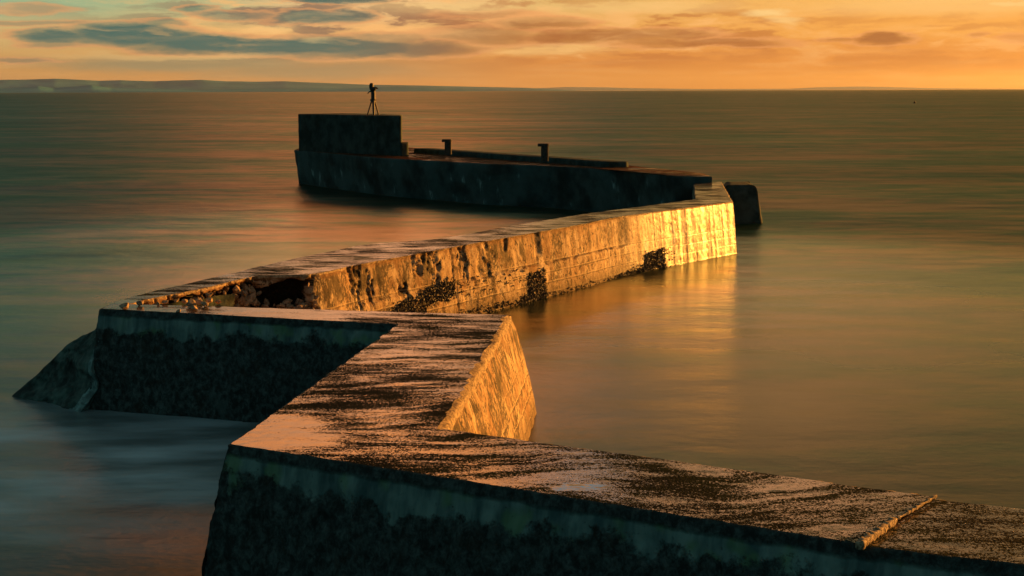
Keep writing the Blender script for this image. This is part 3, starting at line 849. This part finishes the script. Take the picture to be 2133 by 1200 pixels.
# mossy skirt of rock against the first outer corner
def rock_buttress():
    ridge = [at_y(u, v, y) for u, v, y in ((208, 650, 29.1), (199, 686, 29.3), (147, 712, 29.6), (106, 750, 29.8), (66, 790, 29.9), (12, 838, 30.0), (-40, 885, 30.0))]
    rim = [at_y(u, v, y) for u, v, y in ((222, 652, 28.85), (216, 692, 28.75), (192, 755, 28.6), (203, 800, 28.5), (188, 830, 28.4), (162, 868, 28.3), (140, 900, 28.2))]
    rimb = [at_y(u, v, y) for u, v, y in ((228, 668, 28.9), (232, 695, 29.2), (226, 760, 29.3), (236, 800, 29.3), (230, 830, 29.3), (226, 868, 29.3), (226, 900, 29.3))]
    backc = [p + Vector((2.2, 2.6, -0.2 if i else 0)) for i, p in enumerate(ridge)]
    n = 90
    cs = [smooth_chain(c, n) for c in (rimb, rim, ridge, backc)]
    V = []; m = [24, 70, 24]
    cols = []
    for a, b, k in zip(cs[:-1], cs[1:], m):
        for t in np.linspace(0, 1, k, endpoint=False): cols.append(a * (1 - t) + b * t)
    cols.append(cs[-1])
    G = np.stack(cols, 1)
    P = G.reshape(-1, 3)
    lay = fbm(P * np.array([0.5, 0.5, 3.0]), 1.2, 4, 21)
    P[:, 1] -= 0.30 * np.abs(lay) - 0.08 + 0.13 * fbm(P, 2.5, 6, 25, 0.66)
    P[:, 2] += 0.05 * fbm(P, 3.0, 4, 29)
    o = link("buttress", P, grid_faces(n, G.shape[1], True), M_rock, bw)
    o.data.materials.append(M_rimlit)
    w = G.shape[1]; idx = np.zeros(len(o.data.polygons), np.int32).reshape(n - 1, w - 1)
    e = (6 * fbm(np.stack([np.arange(n - 1) * 0.12, np.zeros(n - 1), np.zeros(n - 1)], 1), 1.0, 3, 8)).astype(int)
    for i in range(n - 1): idx[i, 19:27 + e[i] + i // 12] = 1  # strip along the rim, coloured as if lit by the sky
    o.data.polygons.foreach_set('material_index', idx.ravel())
    return o


tag(rock_buttress(), "sloping green stained buttress of rock at the wall's outer corner")


# mussel crusts on the sunlit leg: shells set on the real face
def mussels(parent, spots, count, seed, name="mussel_crust", size=(0.025, 0.05)):
    r_ = np.random.default_rng(seed)
    base = np.array([(0, 0, -1), (1, 0, 0), (0, 1, 0), (-1, 0, 0), (0, -1, 0), (0, 0, 1)], float)
    fc = np.array([(0, 2, 1), (0, 3, 2), (0, 4, 3), (0, 1, 4), (5, 1, 2), (5, 2, 3), (5, 3, 4), (5, 4, 1)])
    V, F = [], []
    off = 0
    for c, nrm in spots(r_, count):
        s = r_.uniform(*size)
        sc = np.array([s * 0.55, s * 0.45, s * 1.3])
        q_ = np.linalg.qr(r_.normal(size=(3, 3)))[0]
        p = (base * sc) @ q_.T + c
        V.append(p); F.append(fc + off); off += 6
    return link(name, np.concatenate(V), np.concatenate(F), M_mussel, parent, smooth=False)


wall4 = [o for o in bw.children if o.name.startswith("wall_section")][4]


def spots4(boxes):
    def g(r_, count):
        tot = sum(b[-1] for b in boxes)
        for (u0, u1, z0, z1, slope, w) in boxes:
            for _ in range(int(count * w / tot)):
                u = r_.uniform(u0, u1); k = (u - u0) / (u1 - u0)
                zl = z0; zh = z1[0] * (1 - k) + z1[1] * k
                z = zl + (zh - zl) * r_.uniform(0, 1) + 0.08 * r_.normal() * (0.5 if z1 else 1)
                i = int(np.argmin(np.abs(uR4 - u)))
                kk = (z - ZB) / (T - 0.05 - ZB)
                offn = 0.25 * (1 - kk) ** 0.85 + r_.uniform(0.0, 0.035)
                nn = nR4[i]
                yield np.array([R4[i, 0] + nn[0] * offn, R4[i, 1] + nn[1] * offn, z]), nn
    return g


mc = mussels(wall4, spots4([(760, 800, 0.3, (0.55, 0.75), 0, .5), (800, 875, 0.1, (0.75, 0.95), 0, 2.), (875, 938, 0.65, (1.0, 1.15), 0, 1.3),
                            (1072, 1105, -0.1, (0.2, 0.25), 0, .4), (1092, 1128, -0.05, (0.8, 0.85), 0, 1.), (1275, 1340, -0.1, (0.06, 0.2), 0, .7), (1335, 1379, -0.1, (0.58, 0.68), 0, 1.4),
                            (940, 1072, -0.1, (0.22, 0.16), 0, .35), (1128, 1275, -0.1, (0.10, 0.06), 0, .25), (700, 760, 0.5, (0.75, 0.7), 0, .15), (950, 1090, 0.6, (1.1, 1.1), 0, .10), (1310, 1400, -0.1, (0.5, 0.7), 0, .12)]), 4800, 5, size=(0.022, 0.05))


# rubble lying in the hollow and on the corner
def lump(name, c, size, seed, mat, parent=None, squash=0.7):
    import bmesh
    bm = bmesh.new()
    bmesh.ops.create_icosphere(bm, subdivisions=3, radius=1.0)
    co = np.array([v.co[:] for v in bm.verts])
    d = 1 + 0.45 * fbm(co + seed * 3.1, 1.3, 3, seed) + 0.18 * fbm(co + seed, 4.0, 3, seed + 2)
    # facet by clipping against a few planes
    r_ = np.random.default_rng(seed)
    co = co * d[:, None]
    for _ in range(10):
        a = r_.normal(size=3); a /= np.linalg.norm(a)
        h = 0.55 + 0.22 * r_.random()
        s = co @ a
        co = co - np.where(s > h, s - h, 0)[:, None] * a * 0.92
    co = co * np.array([size, size * r_.uniform(0.7, 1.0), size * squash])
    co[:, 2] -= co[:, 2].min() + size * 0.06
    for v, p in zip(bm.verts, co): v.co = p
    me = bpy.data.meshes.new(name); bm.to_mesh(me); bm.free()
    me.materials.append(mat)
    o = bpy.data.objects.new(name, me); scene.collection.objects.link(o)
    o.location = c; o.rotation_euler = (0, 0, r_.uniform(0, 6.28))
    if parent is not None:
        o.parent = parent
    return o


stone_px = [(259, 642, .13), (290, 634, .10), (397, 637, .15), (413, 630, .13), (425, 636, .11), (372, 648, .07), (405, 643, .10), (437, 627, .10), (455, 630, .09), (385, 629, .09), (345, 630, .08), (330, 632, .06)]
names = ["broken stone on the outer corner of the wall, farthest left of all the stones", "small pale stone at the sharp inner angle just right of the corner stone",
         "largest block in the heap of broken stone beside the blue puddle", "rounded stone on top of the stone heap beside the blue puddle",
         "squat stone at the right front of the heap nearest the blue puddle", "small bright stone lying alone at the walkway edge in front of the heap",
         "orange stone low in the front of the heap beside the blue puddle", "stone at the back of the heap where it meets the hollow wall",
         "rightmost stone of the heap, at the tip of the blue puddle", "dark stone behind the left end of the heap", "small flat stone in the strip of debris left of the heap", "smallest stone at the left end of the debris strip"]
for i, ((u, v, s), lb) in enumerate(zip(stone_px, names)):
    tag(lump("stone", at(u, v + 3, T + 0.0), s * 0.85, 100 + i, M_stone), lb, "stone", "broken stones on the wall corner")

def rubble():
    r_ = np.random.default_rng(55)
    fi = np.array([(0, 2, 1), (0, 3, 2), (0, 4, 3), (0, 5, 4), (0, 1, 5), (11, 6, 7), (11, 7, 8), (11, 8, 9), (11, 9, 10), (11, 10, 6),
                   (1, 2, 6), (2, 7, 6), (2, 3, 7), (3, 8, 7), (3, 4, 8), (4, 9, 8), (4, 5, 9), (5, 10, 9), (5, 1, 10), (1, 6, 10)])
    g = (1 + 5 ** 0.5) / 2
    ico = [(0, 0, 1)] + [(0.894 * math.cos(2 * math.pi * k / 5), 0.894 * math.sin(2 * math.pi * k / 5), 0.447) for k in range(5)] + \
          [(0.894 * math.cos(2 * math.pi * (k + 0.5) / 5), 0.894 * math.sin(2 * math.pi * (k + 0.5) / 5), -0.447) for k in range(5)] + [(0, 0, -1)]
    ico = np.array(ico)
    V, F, off = [], [], 0
    for (u0, u1, z0, z1, n_, sz, o0, o1) in ((585, 650, 0.75, 1.25, 120, (0.04, 0.13), -0.25, 0.10), (520, 600, 0.9, 1.35, 50, (0.04, 0.10), -0.35, 0.03),
                                            (430, 530, 1.35, 1.80, 90, (0.03, 0.09), -0.30, 0.08), (340, 440, 1.55, 1.85, 50, (0.03, 0.07), -0.2, 0.10), (636, 668, 1.1, 1.8, 40, (0.03, 0.08), -0.15, 0.03), (560, 645, 0.8, 1.15, 9, (0.16, 0.26), -0.30, 0.02), (440, 540, 1.35, 1.62, 6, (0.14, 0.22), -0.30, 0.02)):
        for _ in range(n_):
            u = r_.uniform(u0, u1); i = int(np.argmin(np.abs(uR4 - u)))
            o_ = r_.uniform(o0, o1); z = z0 + (z1 - z0) * r_.random() ** 1.6
            c = np.array([R4[i, 0] + nR4[i, 0] * o_, R4[i, 1] + nR4[i, 1] * o_, z])
            p = ico * (0.6 + 0.7 * r_.random((12, 1))) * r_.uniform(*sz) * r_.uniform(0.35, 1.35, 3)
            p = p @ np.linalg.qr(r_.normal(size=(3, 3)))[0].T + c
            V.append(p); F.append(fi + off); off += 12
    return link("rubble", np.concatenate(V), np.concatenate(F), M_stone, smooth=False)


tag(rubble(), kind='stuff')

# crusted strip lying in the joint across the near walkway
def strip():
    root_a, root_b, root_c = at(1788, 1137, T + 0.02), at(1862, 1084, T + 0.02), at(1950, 1033, T + 0.02)
    V, F, off = [], [], 0
    for a, b, rad, sd in ((root_a, root_b, 0.046, 1), (root_b, root_c, 0.017, 2)):
        a = np.array(a); b = np.array(b); n = 60; k = 14
        t = (b - a) / np.linalg.norm(b - a)
        s = np.array([-t[1], t[0], 0])
        P = []
        for i in range(n):
            c = a + (b - a) * i / (n - 1)
            for j in range(k):
                an = 2 * math.pi * j / k
                sq = 1 / max(abs(math.cos(an)), abs(math.sin(an))) * 0.85
                end = 1.0 if 0 < i < n - 1 else 0.25
                P.append(c + (s * math.cos(an) * sq + np.array([0, 0, 1]) * math.sin(an) * sq * 0.9) * rad * end)
        P = np.array(P)
        dv = fbm(P, 16.0, 4, sd * 7)[:, None] * rad * (0.45 if sd == 1 else 1.1)
        c3 = np.repeat(np.array([a + (b - a) * i / (n - 1) for i in range(n)]), k, 0)
        dirn = P - c3; dirn /= np.linalg.norm(dirn, axis=1)[:, None] + 1e-9
        P = P + dirn * dv
        for i in range(n - 1):
            for j in range(k):
                j2 = (j + 1) % k
                F.append((off + i * k + j, off + i * k + j2, off + (i + 1) * k + j2, off + (i + 1) * k + j))
        F.append(tuple(off + j for j in range(k))[::-1]); F.append(tuple(off + (n - 1) * k + j for j in range(k)))
        V.append(P); off += len(P)
    return link("joint_strip", np.concatenate(V), F, M_strip)


tag(strip(), "crusted pale strip lying across the wet walkway in the joint near the right edge", "timber strip")

# ------------------------------------------------------------------ concrete block on the pier head
bl, bm_ = h5(623, 314), h5(836, 325.5)
br = bm_ + Vector((-0.25, 4.2, 0))
block = empty("concrete_block", (bm_.x, bm_.y, T5))
tag(block, "tall dark square concrete block standing at the seaward end of the breakwater", "concrete block")
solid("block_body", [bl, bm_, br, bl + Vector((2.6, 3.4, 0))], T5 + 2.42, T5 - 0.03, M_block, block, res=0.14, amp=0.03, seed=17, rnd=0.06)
s0 = h5(835, 325.6); s1 = h5(850.5, 325.0)
solid("step", [s0, s1, s1 + Vector((-0.1, 1.6, 0)), s0 + Vector((-0.1, 1.6, 0))], T5 + 0.80, T5 - 0.03, M_block, block, res=0.12, amp=0.02, seed=18, rnd=0.05)


def tube(pts, rad, k=12, cap=True):
    V, F = [], []
    pts = [np.array(p, float) for p in pts]
    for i, p in enumerate(pts):
        t = pts[min(i + 1, len(pts) - 1)] - pts[max(i - 1, 0)]; t /= np.linalg.norm(t) + 1e-9
        a = np.cross(t, [0.3, 1, 0.1]); a /= np.linalg.norm(a); b = np.cross(t, a)
        r_ = rad[i] if isinstance(rad, (list, tuple)) else rad
        for j in range(k):
            an = 2 * math.pi * j / k
            V.append(p + (a * math.cos(an) + b * math.sin(an)) * r_)
    for i in range(len(pts) - 1):
        for j in range(k):
            j2 = (j + 1) % k
            F.append((i * k + j, i * k + j2, (i + 1) * k + j2, (i + 1) * k + j))
    F.append(tuple(range(k))[::-1]); F.append(tuple((len(pts) - 1) * k + j for j in range(k)))
    return V, F


def join(*parts):
    V, F = [], []
    for v, f in parts:
        o = len(V); V += list(v); F += [tuple(i + o for i in q_) for q_ in f]
    return V, F


def boxv(c, s, bev=0.0):
    x, y, z = c; a, b, h = s[0] / 2, s[1] / 2, s[2] / 2
    e = min(bev, a, b)
    ring = [(-a + e, -b), (a - e, -b), (a, -b + e), (a, b - e), (a - e, b), (-a + e, b), (-a, b - e), (-a, -b + e)]
    V = [(x + p, y + q_, z - h) for p, q_ in ring] + [(x + p, y + q_, z + h - e) for p, q_ in ring] + [(x + p * 0.9, y + q_ * 0.9, z + h) for p, q_ in ring]
    F = [tuple(range(8))[::-1], tuple(range(16, 24))]
    for k in (0, 8):
        for j in range(8):
            F.append((k + j, k + (j + 1) % 8, k + 8 + (j + 1) % 8, k + 8 + j))
    return V, F


# tripod on the block
TZ = T5 + 2.42
foot = at(777.5, 239.5, TZ)
ty = foot.y; px = ty / FPX
tri = empty("tripod", foot)
tag(tri, "black tripod with a thick column and small device, standing on the concrete block", "tripod")


def tp(u, v, dy=0.0):
    p = at_y(u, v, ty + dy)
    return (p.x, p.y, p.z)


for (u, v, dy) in ((765.3, 240, -0.25), (778.6, 240.6, -0.42), (788.7, 240, 0.3)):
    f_ = tp(u, v, dy); f_ = (f_[0], f_[1], TZ - 0.01)
    wd = 0.055 if u != 778.6 else 0.085
    link("leg", *tube([f_, tp(777.5 + (u - 777.5) * 0.22, 209, dy * 0.25)], [wd * 0.8, wd]), M_iron, tri, smooth=False)
link("column", *join(tube([tp(777.5, 212), tp(777.3, 189)], 0.135, 14), tube([tp(777.4, 210.3), tp(777.4, 206.6)], 0.18, 14)), M_iron, tri, smooth=False)
link("clamp_knob", *tube([tp(771.2, 208.5), tp(773.6, 208.5)], 0.06), M_iron, tri, smooth=False)
link("clamp_knob", *tube([tp(781.2, 208.5), tp(783.8, 208.5)], 0.06), M_iron, tri, smooth=False)
hd = link("head", *join(tube([tp(777.3, 190), tp(777, 186.5), tp(777, 183)], [0.13, 0.21, 0.20], 14), tube([tp(777, 184.5), tp(783, 184.5)], 0.11)), M_iron, tri, smooth=False)
link("plate", *tube([tp(778, 183.2), tp(784, 183.4), tp(787.4, 184.6)], [0.05, 0.06, 0.03]), M_iron, hd, smooth=False)
link("device", *join(tube([tp(773.8, 184.5), tp(773.6, 178.5), tp(774.2, 174.4), tp(774.4, 173.2)], [0.13, 0.14, 0.11, 0.07], 14), tube([tp(770, 184.0), tp(777, 183.0)], 0.06)), M_iron, hd, smooth=False)
link("handle", *tube([tp(773, 190.8), tp(769.5, 191.2), tp(767.3, 192.8), tp(766.3, 196.0)], [0.04, 0.035, 0.03, 0.03]), M_iron, tri, smooth=False)

# mooring posts
def mooring_post(u0, u1, vt, vb, uh, vh, label, zb, y):
    p0 = at_y(u0, vb, y); p1 = at_y(u1, vb, y); t_ = at_y(u0, vt, y)
    w = p1.x - p0.x; cx = (p0.x + p1.x) / 2; hgt = t_.z - zb
    root = empty("mooring_post", (cx, y, zb))
    tag(root, label, "mooring post", "mooring posts on the pier head")
    link("post", *boxv((cx, y, zb + hgt / 2 - 0.02), (w, w * 0.9, hgt + 0.04), 0.04), M_post, root, smooth=False)
    xh = at_y(uh, vt, y).x; hh = at_y(u0, vt, y).z - at_y(u0, vh, y).z
    x1 = cx + w / 2 + 0.015
    link("head", *boxv(((xh + x1) / 2, y, zb + hgt - hh / 2 + 0.02), (x1 - xh, w * 0.98, hh), 0.05), M_post, root, smooth=False)


pA = h5(935, 320); pB = h5(1134, 334)
def place_post(u0, u1, vt, vb, uh, vh, label):
    base = at((u0 + u1) / 2, vb, T5 + 0.28)
    mooring_post(u0, u1, vt, vb, uh, vh, label, T5 + 0.28, base.y)
place_post(926.5, 940.5, 290.8, 320.5, 920.5, 296.6, "dark stumpy mooring post with one-sided head, nearer the big concrete block")
place_post(1127, 1142.5, 299.8, 334, 1120, 306, "dark stumpy mooring post with one-sided head rising behind the raised kerb")

# buoy far out
by_ = H * FPX / (216.5 - 186.9)
bp = at_y(1905, 214, by_)
buoy = empty("marker_buoy", (bp.x, by_, 0))
tag(buoy, "tiny dark marker buoy floating far out on the right", "buoy")
link("float", *tube([(bp.x, by_, -0.2), (bp.x, by_, 0.1), (bp.x, by_, 0.55), (bp.x, by_, 0.75)], [0.3, 0.45, 0.42, 0.2]), M_iron, buoy)
link("pole", *tube([(bp.x, by_, 0.7), (bp.x, by_, 1.3)], 0.1), M_iron, buoy)

# ------------------------------------------------------------------ air over the firth
mz = bpy.data.materials.new("sea_haze"); mz.use_nodes = True
zt_ = mz.node_tree; zt_.nodes.clear()
pv = zt_.nodes.new('ShaderNodeVolumePrincipled'); zo = zt_.nodes.new('ShaderNodeOutputMaterial')
pv.inputs['Color'].default_value = (0.84, 0.86, 0.86, 1)
pv.inputs['Density'].default_value = 0.000018
pv.inputs['Anisotropy'].default_value = 0.82
zt_.links.new(pv.outputs[0], zo.inputs['Volume'])
hx, hy0, hy1, hz0, hz1 = 16500.0, -13000.0, 29000.0, -5.0, 240.0
hv = [(x, y, z) for z in (hz0, hz1) for x, y in ((-hx, hy0), (hx, hy0), (hx, hy1), (-hx, hy1))]
hf = [(3, 2, 1, 0), (4, 5, 6, 7), (0, 1, 5, 4), (1, 2, 6, 5), (2, 3, 7, 6), (3, 0, 4, 7)]
tag(link("haze", hv, hf, mz, smooth=False), kind='stuff')
